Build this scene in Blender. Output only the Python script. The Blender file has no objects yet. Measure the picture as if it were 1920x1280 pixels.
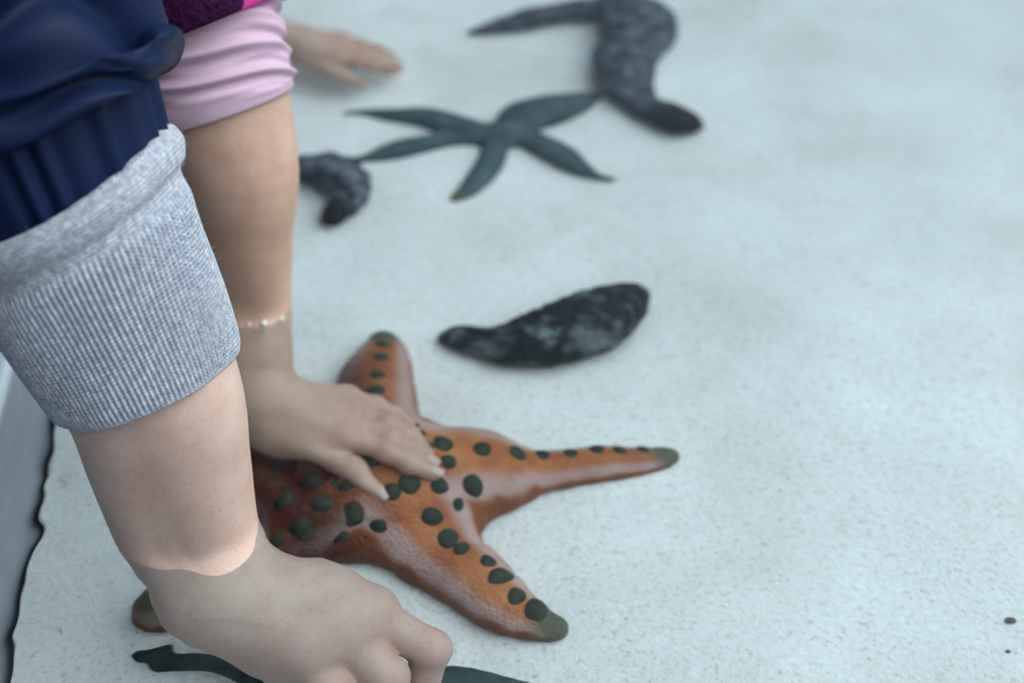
import bpy, math, random
import numpy as np
from mathutils import Vector, Matrix
from mathutils.bvhtree import BVHTree
random.seed(4)
rng = np.random.RandomState(7)
SC = bpy.context.scene
COL = SC.collection

# ------------------------------------------------------------------ camera
F = 2200.0                      # focal length in pixels of a 1920 wide frame
PITCH = math.radians(38)
WZ = 0.10                       # water level above the sand
CAM = np.array([0.0, 0.0, 0.50])
cd = bpy.data.cameras.new('camera'); cam = bpy.data.objects.new('camera', cd); COL.objects.link(cam)
cam.location = CAM; cam.rotation_euler = (math.pi / 2 - PITCH, 0, 0)
cd.sensor_width = 36; cd.lens = 36 * F / 1920; cd.clip_start = 0.01; cd.clip_end = 50
cd.dof.use_dof = True; cd.dof.focus_distance = 0.505; cd.dof.aperture_fstop = 4.3
SC.camera = cam

# ------------------------------------------------------------------ world light and exposure
W = bpy.data.worlds.new('hall_light'); SC.world = W; W.use_nodes = True
wt = W.node_tree; wt.nodes.clear()
def wn(t, **k):
    n = wt.nodes.new(t)
    for a, b in k.items(): setattr(n, a, b)
    return n
tc = wn('ShaderNodeTexCoord')
dot = wn('ShaderNodeVectorMath', operation='DOT_PRODUCT'); dot.inputs[1].default_value = Vector((0.60, 0.05, 0.80)).normalized()
wt.links.new(tc.outputs['Generated'], dot.inputs[0])
rp = wn('ShaderNodeValToRGB'); wt.links.new(dot.outputs['Value'], rp.inputs[0])
rp.color_ramp.interpolation = 'EASE'
e = rp.color_ramp.elements
e[0].position = 0.15; e[0].color = (0.011, 0.015, 0.022, 1)
e[1].position = 1.0; e[1].color = (0.98, 1.07, 1.13, 1)
m = e.new(0.58); m.color = (0.055, 0.072, 0.090, 1)
m = e.new(0.82); m.color = (0.42, 0.46, 0.49, 1)
bg = wn('ShaderNodeBackground'); bg.inputs['Strength'].default_value = 5.5
wt.links.new(rp.outputs[0], bg.inputs[0])
wo = wn('ShaderNodeOutputWorld'); wt.links.new(bg.outputs[0], wo.inputs[0])
SC.view_settings.view_transform = 'Standard'; SC.view_settings.look = 'None'
SC.view_settings.gamma = 1; SC.view_settings.use_curve_mapping = False
SC.view_settings.exposure = 0.0
SC.cycles.use_denoising = True; SC.cycles.caustics_reflective = False
SC.cycles.max_bounces = 10; SC.cycles.transmission_bounces = 8; SC.cycles.sample_clamp_indirect = 6

def lamp(name, loc, target, size, power, color):
    l = bpy.data.lights.new(name, 'AREA'); l.shape = 'DISK'; l.size = size; l.energy = power; l.color = color
    o = bpy.data.objects.new(name, l); COL.objects.link(o); o.location = loc
    o.rotation_euler = (Vector(target) - Vector(loc)).to_track_quat('-Z', 'Y').to_euler()
    o['label'] = 'added round lamp, out of view, for glints on the droplets'; o['category'] = 'lamp'
lamp('added_glint_lamp', (1.5, -1.3, 2.2), (-0.1, 0.5, 0.1), 0.16, 10, (1, 0.98, 0.95))  # added lamp, out of view, meant to spark highlights on the droplets

# ------------------------------------------------------------------ where a point of the photograph lies in the place
FW = np.array([0, math.cos(PITCH), -math.sin(PITCH)]); UP = np.array([0, math.sin(PITCH), math.cos(PITCH)]); RT = np.array([1.0, 0, 0])
def ray(x, y): return FW + RT * (x - 960) / F + UP * (640 - y) / F
def air(x, y, d): return CAM + ray(x, y) * d
def wat(x, y, z=WZ): r = ray(x, y); return CAM + r * (z - CAM[2]) / r[2]
def uw(x, y, z=0.0):
    r = ray(x, y); q = CAM + r * (WZ - CAM[2]) / r[2]; r = r / np.linalg.norm(r)
    h = r[:2] / 1.333; t = np.array([h[0], h[1], -math.sqrt(1 - h @ h)])
    return q + t * ((z - WZ) / t[2])

# ------------------------------------------------------------------ node helpers
def mat(name):
    m = bpy.data.materials.new(name); m.use_nodes = True
    nt = m.node_tree; b = nt.nodes['Principled BSDF']
    return m, nt, b
def N(nt, t, **k):
    n = nt.nodes.new(t)
    for a, b in k.items():
        if a in n.inputs.keys() if hasattr(n.inputs, 'keys') else False: n.inputs[a].default_value = b
        else: setattr(n, a, b)
    return n
def noise(nt, scale, detail=4, rough=0.55, vec=None, dist=0.0):
    n = nt.nodes.new('ShaderNodeTexNoise'); n.inputs['Scale'].default_value = scale
    n.inputs['Detail'].default_value = detail; n.inputs['Roughness'].default_value = rough
    n.inputs['Distortion'].default_value = dist
    if vec is not None: nt.links.new(vec, n.inputs['Vector'])
    return n.outputs['Fac']
def pos(nt):
    n = nt.nodes.new('ShaderNodeNewGeometry'); return n.outputs['Position']
def objc(nt):
    n = nt.nodes.new('ShaderNodeTexCoord'); return n.outputs['Object']
def ramp(nt, fac, stops, interp='LINEAR'):
    r = nt.nodes.new('ShaderNodeValToRGB'); r.color_ramp.interpolation = interp
    el = r.color_ramp.elements
    el[0].position, el[0].color = stops[0][0], (*stops[0][1], 1)
    el[1].position, el[1].color = stops[-1][0], (*stops[-1][1], 1)
    for p, c in stops[1:-1]:
        q = el.new(p); q.color = (*c, 1)
    nt.links.new(fac, r.inputs[0]); return r.outputs[0]
def mix(nt, fac, a, b):
    m = nt.nodes.new('ShaderNodeMix'); m.data_type = 'RGBA'
    for s, v in ((0, fac), (6, a), (7, b)):
        if hasattr(v, 'is_output'): nt.links.new(v, m.inputs[s])
        else: m.inputs[s].default_value = v if s == 0 else (*v, 1)
    return m.outputs[2]
def mth(nt, op, a, b=None, c=None):
    m = nt.nodes.new('ShaderNodeMath'); m.operation = op
    for i, v in enumerate((a, b, c)):
        if v is None: continue
        if hasattr(v, 'is_output'): nt.links.new(v, m.inputs[i])
        else: m.inputs[i].default_value = v
    return m.outputs[0]
def attr(nt, name):
    a = nt.nodes.new('ShaderNodeAttribute'); a.attribute_name = name; return a.outputs['Fac']
def bump(nt, b, h, strength, dist):
    n = nt.nodes.new('ShaderNodeBump'); n.inputs['Strength'].default_value = strength; n.inputs['Distance'].default_value = dist
    nt.links.new(h, n.inputs['Height']); nt.links.new(n.outputs[0], b.inputs['Normal'])
def L(nt, a, b): nt.links.new(a, b)

# ------------------------------------------------------------------ materials
def skin_mat(name, base, red, pale):
    m, nt, b = mat(name); p = pos(nt)
    c = ramp(nt, noise(nt, 55, 5, 0.6, p), [(0.3, red), (0.5, base), (0.72, pale)])
    c2 = mix(nt, mth(nt, 'MULTIPLY', attr(nt, 'knuckle'), 0.55), c, tuple(x * y for x, y in zip(base, (1.0, 0.72, 0.68))))
    sp = ramp(nt, noise(nt, 420, 2, 0.5, p), [(0.28, (0.86, 0.80, 0.80)), (0.42, (1, 1, 1))])
    mm = nt.nodes.new('ShaderNodeMix'); mm.data_type = 'RGBA'; mm.blend_type = 'MULTIPLY'; mm.inputs[0].default_value = 0.6
    L(nt, c2, mm.inputs[6]); L(nt, sp, mm.inputs[7])
    L(nt, mm.outputs[2], b.inputs['Base Color'])
    b.inputs['Roughness'].default_value = 0.52; b.inputs['Specular IOR Level'].default_value = 0.35
    b.inputs['Subsurface Weight'].default_value = 0.0; b.inputs['Subsurface Radius'].default_value = (0.004, 0.0018, 0.001); b.inputs['Subsurface Scale'].default_value = 1.0
    h = mth(nt, 'ADD', noise(nt, 1500, 2, 0.5, p), mth(nt, 'MULTIPLY', noise(nt, 260, 3, 0.6, p), 1.4))
    bump(nt, b, h, 0.35, 0.0004)
    return m
SKIN_NEAR = skin_mat('fair_skin', (0.51, 0.355, 0.285), (0.47, 0.305, 0.245), (0.55, 0.395, 0.33))
SKIN_FAR = skin_mat('warm_skin', (0.47, 0.295, 0.215), (0.43, 0.25, 0.18), (0.51, 0.335, 0.25))
m, nt, b = mat('fingernail'); b.inputs['Base Color'].default_value = (0.52, 0.36, 0.30, 1); b.inputs['Roughness'].default_value = 0.4; b.inputs['Specular IOR Level'].default_value = 0.15
NAIL = m

# sand
m, nt, b = mat('pale_sand'); p = pos(nt)
c = ramp(nt, noise(nt, 6, 4, 0.6, p), [(0.32, (0.66, 0.645, 0.60)), (0.5, (0.75, 0.745, 0.71)), (0.68, (0.80, 0.805, 0.78))])
fine = ramp(nt, noise(nt, 330, 3, 0.75, p), [(0.30, (0.60, 0.52, 0.44)), (0.43, (0.93, 0.91, 0.88)), (0.6, (1, 1, 1)), (0.75, (1.1, 1.1, 1.1))])
mm = nt.nodes.new('ShaderNodeMix'); mm.data_type = 'RGBA'; mm.blend_type = 'MULTIPLY'; mm.inputs[0].default_value = 0.8
L(nt, c, mm.inputs[6]); L(nt, fine, mm.inputs[7])
vor = nt.nodes.new('ShaderNodeTexVoronoi'); vor.inputs['Scale'].default_value = 150; L(nt, p, vor.inputs['Vector'])
spk = mth(nt, 'LESS_THAN', vor.outputs['Distance'], 0.12)
sel = mth(nt, 'GREATER_THAN', noise(nt, 40, 2, 0.5, p), 0.56)
c3 = mix(nt, mth(nt, 'MULTIPLY', mth(nt, 'MULTIPLY', spk, sel), 0.55), mm.outputs[2], (0.25, 0.18, 0.13))
L(nt, c3, b.inputs['Base Color']); b.inputs['Roughness'].default_value = 0.9; b.inputs['Specular IOR Level'].default_value = 0.1
bump(nt, b, mth(nt, 'ADD', noise(nt, 420, 3, 0.7, p), mth(nt, 'MULTIPLY', noise(nt, 60, 4, 0.6, p), 2.0)), 0.6, 0.0016)
SAND = m

# water: one refracting surface, faintly blue green
m, nt, b = mat('clear_water'); nt.nodes.remove(b)
g = nt.nodes.new('ShaderNodeBsdfGlass'); g.inputs['Color'].default_value = (0.90, 0.975, 1.0, 1); g.inputs['Roughness'].default_value = 0.0; g.inputs['IOR'].default_value = 1.333
L(nt, g.outputs[0], nt.nodes['Material Output'].inputs['Surface']); WATER = m
m, nt, b = mat('glint_drop'); b.inputs['Base Color'].default_value = (0.93, 0.95, 0.97, 1); b.inputs['Roughness'].default_value = 0.08
b.inputs['Transmission Weight'].default_value = 0.35; b.inputs['Coat Weight'].default_value = 1.0; GLINT_DROP = m  # near-white colour stands in for the glint on the droplets

def simple(name, col, rough=0.6, sc=60, var=0.12, bs=0.0, bd=0.001, bsc=300, spec=0.5):
    m, nt, b = mat(name); p = pos(nt)
    a = tuple(x * (1 - var) for x in col); z = tuple(min(1, x * (1 + var)) for x in col)
    L(nt, ramp(nt, noise(nt, sc, 4, 0.6, p), [(0.3, a), (0.7, z)]), b.inputs['Base Color'])
    b.inputs['Roughness'].default_value = rough; b.inputs['Specular IOR Level'].default_value = spec
    if bs: bump(nt, b, noise(nt, bsc, 3, 0.6, p), bs, bd)
    return m
WALLM = simple('grey_pool_wall', (0.36, 0.38, 0.43), 0.35, 12, 0.2)
RIMM = simple('pale_blue_rim', (0.52, 0.62, 0.68), 0.3, 8, 0.05)
GROUND = simple('dark_floor', (0.10, 0.10, 0.11), 0.7, 5, 0.1)
NAVY = simple('navy_nylon', (0.0035, 0.0105, 0.042), 0.5, 30, 0.12, 0.5, 0.0006, 900, 0.12)
PINK = simple('pale_pink_jersey', (0.50, 0.345, 0.435), 0.85, 60, 0.05, 0.5, 0.0006, 1200, 0.2)
MAGENTA = simple('magenta_lining', (0.40, 0.01, 0.20), 0.6, 50, 0.1)
PURPLE = simple('dark_purple_fleece', (0.040, 0.006, 0.040), 0.95, 220, 0.5, 1.0, 0.003, 500, 0.1)
PEBBLE = simple('dark_pebble', (0.05, 0.03, 0.02), 0.6)
PLAIN = simple('grey_sleeve', (0.25, 0.27, 0.30), 0.8)

# knitted grey cotton
m, nt, b = mat('grey_knit'); p = pos(nt)
c = ramp(nt, noise(nt, 380, 4, 0.75, p), [(0.32, (0.20, 0.225, 0.265)), (0.5, (0.34, 0.37, 0.425)), (0.66, (0.53, 0.565, 0.62))])
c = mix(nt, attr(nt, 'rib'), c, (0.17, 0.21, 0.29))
L(nt, c, b.inputs['Base Color']); b.inputs['Roughness'].default_value = 0.95; b.inputs['Specular IOR Level'].default_value = 0.1
b.inputs['Sheen Weight'].default_value = 0.25; b.inputs['Sheen Roughness'].default_value = 0.5
bump(nt, b, mth(nt, 'ADD', noise(nt, 900, 3, 0.7, p), attr(nt, 'stitch')), 0.8, 0.0007)
KNIT = m

# orange star
m, nt, b = mat('orange_star_skin'); p = pos(nt)
c = ramp(nt, noise(nt, 45, 5, 0.6, p), [(0.3, (0.22, 0.060, 0.022)), (0.5, (0.34, 0.105, 0.032)), (0.7, (0.43, 0.16, 0.055))])
c = mix(nt, mth(nt, 'MULTIPLY', attr(nt, 'side'), mth(nt, 'ADD', 0.3, noise(nt, 60, 3, 0.6, p))), c, (0.44, 0.30, 0.27))
c = mix(nt, attr(nt, 'edge'), c, (0.20, 0.06, 0.02))
c = mix(nt, mth(nt, 'MULTIPLY', attr(nt, 'core_shade'), 0.92), c, (0.050, 0.012, 0.009))  # dark maroon centre; shade of the people above is painted into it
c = mix(nt, attr(nt, 'tip'), c, (0.085, 0.085, 0.05))
L(nt, c, b.inputs['Base Color']); b.inputs['Roughness'].default_value = 0.5; b.inputs['Specular IOR Level'].default_value = 0.12
v = nt.nodes.new('ShaderNodeTexVoronoi'); v.inputs['Scale'].default_value = 480; L(nt, p, v.inputs['Vector'])
bump(nt, b, mth(nt, 'ADD', v.outputs['Distance'], noise(nt, 120, 3, 0.6, p)), 0.5, 0.0012)
ORANGE = m
KNOB = simple('dark_olive_knob', (0.030, 0.034, 0.022), 0.45, 200, 0.3, 0.5, 0.0008, 600, 0.1)

def star_mat(name, lo, mid, hi, tip):
    m, nt, b = mat(name); p = pos(nt)
    c = ramp(nt, noise(nt, 60, 5, 0.65, p), [(0.3, lo), (0.5, mid), (0.72, hi)])
    c = mix(nt, attr(nt, 'tip'), c, tip)
    L(nt, c, b.inputs['Base Color']); b.inputs['Roughness'].default_value = 0.6; b.inputs['Specular IOR Level'].default_value = 0.12
    v = nt.nodes.new('ShaderNodeTexVoronoi'); v.inputs['Scale'].default_value = 500; L(nt, p, v.inputs['Vector'])
    bump(nt, b, v.outputs['Distance'], 0.5, 0.001)
    return m
SLATE = star_mat('slate_blue_star_skin', (0.038, 0.060, 0.064), (0.054, 0.082, 0.086), (0.095, 0.130, 0.138), (0.09, 0.10, 0.06))
DKGREEN = star_mat('dark_green_star_skin', (0.015, 0.032, 0.032), (0.022, 0.048, 0.047), (0.05, 0.085, 0.08), (0.02, 0.03, 0.025))
def cuc_mat(name, a, c_, d, sc):
    m, nt, b = mat(name); p = pos(nt)
    c = ramp(nt, noise(nt, sc, 6, 0.7, p), [(0.38, a), (0.5, c_), (0.66, d)])
    c = mix(nt, attr(nt, 'tip'), c, (0.012, 0.010, 0.010))
    L(nt, c, b.inputs['Base Color']); b.inputs['Roughness'].default_value = 0.5; b.inputs['Specular IOR Level'].default_value = 0.12
    v = nt.nodes.new('ShaderNodeTexVoronoi'); v.inputs['Scale'].default_value = 260; L(nt, p, v.inputs['Vector'])
    bump(nt, b, mth(nt, 'ADD', v.outputs['Distance'], noise(nt, 150, 3, 0.6, p)), 0.8, 0.002)
    return m
CUC_GREY = cuc_mat('grey_mottled_cucumber_skin', (0.018, 0.019, 0.023), (0.060, 0.067, 0.080), (0.19, 0.205, 0.23), 75)
CUC_DARK = cuc_mat('black_mottled_cucumber_skin', (0.006, 0.006, 0.006), (0.011, 0.012, 0.012), (0.16, 0.18, 0.19), 36)

# ------------------------------------------------------------------ object helpers
def link(name, me, material, parent=None, smooth=True):
    o = bpy.data.objects.new(name, me); COL.objects.link(o)
    if material: me.materials.append(material)
    if smooth: me.polygons.foreach_set('use_smooth', [True] * len(me.polygons))
    if parent is not None: o.parent = parent
    return o
def mesh_np(name, V, Q):
    me = bpy.data.meshes.new(name); V = np.asarray(V, float); Q = np.asarray(Q)
    me.vertices.add(len(V)); me.vertices.foreach_set('co', V.ravel())
    k = Q.shape[1]; me.loops.add(len(Q) * k); me.loops.foreach_set('vertex_index', Q.ravel().astype(np.int32))
    me.polygons.add(len(Q)); me.polygons.foreach_set('loop_start', np.arange(len(Q), dtype=np.int32) * k)
    me.update(calc_edges=True); me.validate(); return me
def fattr(me, name, vals):
    a = me.attributes.new(name, 'FLOAT', 'POINT'); a.data.foreach_set('value', np.clip(vals, 0, 1).astype(np.float32))
def thing(name, loc, label, cat, group=None):
    o = bpy.data.objects.new(name, None); COL.objects.link(o); o.location = loc; o.empty_display_size = 0.02
    o['label'] = label; o['category'] = cat
    if group: o['group'] = group
    return o
def tag(o, label, cat, group=None):
    o['label'] = label; o['category'] = cat
    if group: o['group'] = group
    return o
def child(o, parent):
    o.parent = parent; bpy.context.view_layer.update(); o.matrix_parent_inverse = parent.matrix_world.inverted(); return o
def struct(o): o['kind'] = 'structure'; return o

class Field:
    """signed distance grid: tapered capsules blended smoothly, then one continuous skin around them"""
    def __init__(s, lo, hi, h):
        s.lo = np.array(lo, float); s.h = h
        s.n = np.ceil((np.array(hi) - s.lo) / h).astype(int) + 1
        s.D = np.full(s.n, 0.05, np.float32)
    def cap(s, a, b, ra, rb, k=0.003, vz=1.0):
        a = np.array(a, float); b = np.array(b, float); R = max(ra, rb) + k + 2 * s.h
        i0 = np.maximum(np.floor((np.minimum(a, b) - R - s.lo) / s.h).astype(int), 0)
        i1 = np.minimum(np.ceil((np.maximum(a, b) + R - s.lo) / s.h).astype(int) + 1, s.n)
        if (i1 <= i0).any(): return
        g = [s.lo[i] + s.h * np.arange(i0[i], i1[i]) for i in range(3)]
        X, Y, Z = np.meshgrid(*g, indexing='ij', sparse=True)
        d = b - a; 
        X = X - a[0]; Y = Y - a[1]; Z = (Z - a[2]) / vz; dz = d[2] / vz
        L2 = d[0] ** 2 + d[1] ** 2 + dz ** 2 + 1e-12
        t = np.clip((X * d[0] + Y * d[1] + Z * dz) / L2, 0, 1)
        q = np.sqrt((X - t * d[0]) ** 2 + (Y - t * d[1]) ** 2 + (Z - t * dz) ** 2) - (ra + (rb - ra) * t)
        sl = tuple(slice(i0[i], i1[i]) for i in range(3)); o = s.D[sl]
        if k > 0:
            hh = np.maximum(k - np.abs(o - q), 0) / k; s.D[sl] = np.minimum(o, q) - hh * hh * k * 0.25
        else: s.D[sl] = np.minimum(o, q)
    def chain(s, pts, rad, k=0.003, vz=1.0):
        for i in range(len(pts) - 1): s.cap(pts[i], pts[i + 1], rad[i], rad[i + 1], k, vz)
    def merge(s, other, k):
        o, q = s.D, other.D; hh = np.maximum(k - np.abs(o - q), 0) / k; s.D = np.minimum(o, q) - hh * hh * k * 0.25
    def mesh(s, name, smooth=3):
        D = s.D; S = D < 0
        nx, ny, nz = D.shape
        c = np.zeros((nx - 1, ny - 1, nz - 1), np.uint8)
        for i in (0, 1):
            for j in (0, 1):
                for k in (0, 1): c += S[i:nx - 1 + i, j:ny - 1 + j, k:nz - 1 + k]
        I = np.argwhere((c > 0) & (c < 8)); ids = -np.ones(c.shape, np.int64); ids[tuple(I.T)] = np.arange(len(I))
        acc = np.zeros((len(I), 3)); cnt = np.zeros(len(I))
        for ax in range(3):
            for u in (0, 1):
                for w in (0, 1):
                    off = [0, 0, 0]; oth = [q for q in range(3) if q != ax]; off[oth[0]] = u; off[oth[1]] = w
                    p0 = I + off; p1 = p0.copy(); p1[:, ax] += 1
                    d0 = D[tuple(p0.T)].astype(float); d1 = D[tuple(p1.T)].astype(float)
                    cr = (d0 < 0) != (d1 < 0); t = np.where(cr, d0 / np.where(cr, d0 - d1, 1), 0)
                    pt = p0.astype(float); pt[:, ax] += t
                    acc += pt * cr[:, None]; cnt += cr
        V = acc / cnt[:, None]
        quads = []
        for ax in range(3):
            a0 = [slice(None)] * 3; a1 = [slice(None)] * 3; a0[ax] = slice(0, -1); a1[ax] = slice(1, None)
            s0 = S[tuple(a0)]; s1 = S[tuple(a1)]; E = np.argwhere(s0 != s1)
            u, w = [q for q in range(3) if q != ax]
            E = E[(E[:, u] > 0) & (E[:, w] > 0) & (E[:, u] < D.shape[u] - 1) & (E[:, w] < D.shape[w] - 1)]
            ins = S[tuple(E.T)]
            q = []
            for du, dw in ((-1, -1), (0, -1), (0, 0), (-1, 0)):
                e2 = E.copy(); e2[:, u] += du; e2[:, w] += dw; q.append(ids[tuple(e2.T)])
            q = np.stack(q, 1); flip = ins if ax != 1 else ~ins
            q[~flip] = q[~flip][:, ::-1]; quads.append(q)
        Q = np.concatenate(quads); Q = Q[(Q >= 0).all(1)]
        for _ in range(smooth):
            A = np.zeros_like(V); n = np.zeros(len(V))
            for i, j in ((0, 1), (1, 2), (2, 3), (3, 0)):
                for x, y in ((i, j), (j, i)):
                    for k in range(3): A[:, k] += np.bincount(Q[:, x], V[Q[:, y], k], len(V))
                    n += np.bincount(Q[:, x], minlength=len(V))
            V = 0.5 * V + 0.5 * A / np.maximum(n, 1)[:, None]
        return mesh_np(name, s.lo + V * s.h, Q)

def rings(name, C, R, X, Y, closed_ends=False):
    """loft: centres C[i], per ring radius array R[i][j], axes X[i], Y[i]"""
    nu, nt_ = R.shape; th = np.linspace(0, 2 * math.pi, nt_, endpoint=False)
    V = C[:, None, :] + R[:, :, None] * (np.cos(th)[None, :, None] * X[:, None, :] + np.sin(th)[None, :, None] * Y[:, None, :])
    i, j = np.meshgrid(np.arange(nu - 1), np.arange(nt_), indexing='ij'); j2 = (j + 1) % nt_
    Q = np.stack([i * nt_ + j, i * nt_ + j2, (i + 1) * nt_ + j2, (i + 1) * nt_ + j], -1).reshape(-1, 4)
    return mesh_np(name, V.reshape(-1, 3), Q)
def spline(P, n):
    """Catmull-Rom through P, n samples, even in chord length"""
    P = np.array(P, float); E = np.vstack([2 * P[0] - P[1], P, 2 * P[-1] - P[-2]]); out = []
    for i in range(len(P) - 1):
        for t in np.linspace(0, 1, 40, endpoint=False):
            a, b, c, d = E[i:i + 4]
            out.append(0.5 * (2 * b + (c - a) * t + (2 * a - 5 * b + 4 * c - d) * t * t + (3 * b - a - 3 * c + d) * t ** 3))
    out.append(P[-1]); out = np.array(out); s = np.r_[0, np.cumsum(np.linalg.norm(np.diff(out[:, :3], axis=0), axis=1))]
    if np.isscalar(n): q = np.linspace(0, s[-1], n)
    else: q = np.clip(np.asarray(n), 0, s[-1])
    return np.stack([np.interp(q, s, out[:, k]) for k in range(out.shape[1])], 1), s[-1]
def frames(C, ref=(1, 0, 0)):
    T = np.gradient(C, axis=0); T /= np.linalg.norm(T, axis=1)[:, None] + 1e-12
    X = np.array(ref, float)[None] - (T @ np.array(ref, float))[:, None] * T; X /= np.linalg.norm(X, axis=1)[:, None]
    return X, np.cross(T, X), T

# ================================================================== the pool
NRIP = [(rng.uniform(0, 2 * math.pi), rng.uniform(0.035, 0.12), rng.uniform(0, 6.28)) for _ in range(12)]
NRIP2 = [(rng.uniform(0, 2 * math.pi), rng.uniform(0.013, 0.042), rng.uniform(0, 6.28)) for _ in range(16)]
WN = wat(352, 992); WF = wat(476, 580)
def wave(x, y):
    h = 0 * x
    for a, lam, ph in NRIP: h = h + 0.016 * lam / (2 * math.pi) / 2.2 * np.sin((x * math.cos(a) + y * math.sin(a)) * 2 * math.pi / lam + ph)
    wx = x + 0.004 * np.sin(y * 130 + 1) + 0.003 * np.sin(y * 57); wy = y + 0.004 * np.sin(x * 110) + 0.003 * np.sin(x * 71 + 2)
    r = np.hypot((x - WN[0]) * 1.0, (y - WN[1] + 0.02)) 
    env = np.clip(1.15 - r / 0.14, 0, 1) ** 1.5
    leftish = np.clip((-0.12 - x) / 0.05, 0, 1); env = np.maximum(env, 0.30 * leftish * np.clip((0.55 - y) / 0.1, 0, 1))
    env = env * (0.5 + 0.5 * np.clip((y - 0.345) / 0.03, 0, 1))
    g = 0 * x
    for a, lam, ph in NRIP2: g = g + 0.11 * lam / (2 * math.pi) / 2.8 * np.sin((wx * math.cos(a) + wy * math.sin(a)) * 2 * math.pi / lam + ph)
    g = g + 0.07 * 0.013 / (2 * math.pi) * np.sin((r - 0.03) * 2 * math.pi / 0.013 + 0.8 * np.sin(3 * np.arctan2(y - WN[1], x - WN[0]))) * np.exp(-np.maximum(r - 0.032, 0) / 0.035)
    rf = np.hypot(x - WF[0], y - WF[1]); g2 = 0.03 * 0.016 / 6.28 * np.sin(rf * 2 * math.pi / 0.016) * np.exp(-np.maximum(rf - 0.02, 0) / 0.03)
    men = 0.0006 * np.exp(-np.maximum(r2(x, y, WN, 0.034, 0.031), 0) / 0.0018) + 0.0012 * np.exp(-np.maximum(r2(x, y, WF, 0.023, 0.021), 0) / 0.0016)
    return h + g * env + g2 + men
def r2(x, y, c, a, b): 
    q = np.hypot((x - c[0]) / a, (y - c[1]) / b); return (q - 1) * (a + b) / 2
def wallx(y, z=0.0): return -0.2355 - 0.165 * (y - 0.335) - 0.06 * z

def axis_lines(lo, hi, d0, d1, fine, coarse):
    a = np.arange(lo, d0, coarse); b = np.arange(d0, d1, fine); c = np.arange(d1, hi, coarse); return np.r_[a, b, c]
def grid(name, xs, ys, fz, wall=True, zofs=0.0):
    X, Y = np.meshgrid(xs, ys, indexing='ij')
    X2 = X
    if wall:                                     # squeeze the sheet so that its left edge follows the wall
        w = wallx(Y, zofs) - 0.001; t = (X - xs[0]) / (xs[-1] - xs[0]); X2 = X + (w - xs[0]) * (1 - t) ** 6
    Z = fz(X2, Y); V = np.stack([X2, Y, Z], -1).reshape(-1, 3); nx, ny = X.shape
    i, j = np.meshgrid(np.arange(nx - 1), np.arange(ny - 1), indexing='ij')
    Q = np.stack([i * ny + j, (i + 1) * ny + j, (i + 1) * ny + j + 1, i * ny + j + 1], -1).reshape(-1, 4)
    return mesh_np(name, V, Q)
def sandz(x, y):
    h = 0 * x
    for k, (a, lam, ph) in enumerate([(0.4, 0.21, 1), (1.2, 0.13, 2), (2.2, 0.17, 0.3), (2.9, 0.09, 4), (0.9, 0.06, 2.2), (1.9, 0.045, 5)]):
        h = h + lam * 0.006 * np.sin((x * math.cos(a) + y * math.sin(a)) * 6.283 / lam + ph + 1.2 * np.sin(3 * x + 5 * y * (k % 3)))
    return h - 0.001
me = grid('sand', axis_lines(-0.235, 1.7, -0.235, 0.35, 0.004, 0.02), axis_lines(0.2, 2.2, 0.25, 0.8, 0.004, 0.015), sandz)
struct(link('floor', me, SAND))
me = grid('water', axis_lines(-0.236, 1.7, -0.236, 0.0, 0.0013, 0.006), axis_lines(0.2, 2.2, 0.24, 0.56, 0.0013, 0.008), lambda x, y: WZ + wave(x, y), zofs=WZ)
o = link('water_surface', me, WATER); struct(o)

def prism(name, poly, z0, z1, material, parent=None, top=None):
    n = len(poly); V = [(*p, z0) for p in poly] + [(*p, z1) for p in (top or poly)]
    me = bpy.data.meshes.new(name); me.from_pydata(V, [], [tuple(range(n))[::-1], tuple(range(n, 2 * n))] + [(i, (i + 1) % n, n + (i + 1) % n, n + i) for i in range(n)])
    me.update(); return link(name, me, material, parent, smooth=False)
y0, y1 = 0.20, 2.2
struct(prism('wall_left', [(wallx(y0), y0), (wallx(y1), y1), (wallx(y1) - 0.02, y1), (wallx(y0) - 0.02, y0)], -0.6, WZ + 0.006,
      WALLM, top=[(wallx(y0, WZ), y0), (wallx(y1, WZ), y1), (wallx(y1) - 0.02, y1), (wallx(y0) - 0.02, y0)]))
o = prism('trim_1', [(wallx(y0, WZ) + 0.0015, y0), (wallx(y1, WZ) + 0.0015, y1), (wallx(y1) - 0.075, y1), (wallx(y0) - 0.075, y0)], WZ + 0.004, WZ + 0.013, RIMM)
bv = o.modifiers.new('b', 'BEVEL'); bv.width = 0.003; bv.segments = 3; struct(o)
struct(prism('wall_back', [(wallx(y1) - 0.075, y1), (1.72, y1), (1.72, y1 + 0.05), (wallx(y1) - 0.075, y1 + 0.05)], -0.6, WZ + 0.013, WALLM))
struct(prism('wall_right', [(1.69, y0), (1.74, y0), (1.74, y1), (1.69, y1)], -0.6, WZ + 0.013, WALLM))
struct(prism('wall_front_added', [(wallx(y0) - 0.075, y0 - 0.05), (1.74, y0 - 0.05), (1.74, y0), (wallx(y0) - 0.075, y0)], -0.6, WZ + 0.013, WALLM))  # unseen near wall, added close in to cut light bounced off the sand

struct(prism('ground', [(-3, -3), (3, -3), (3, 4), (-3, 4)], -0.62, -0.6, GROUND))

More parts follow.
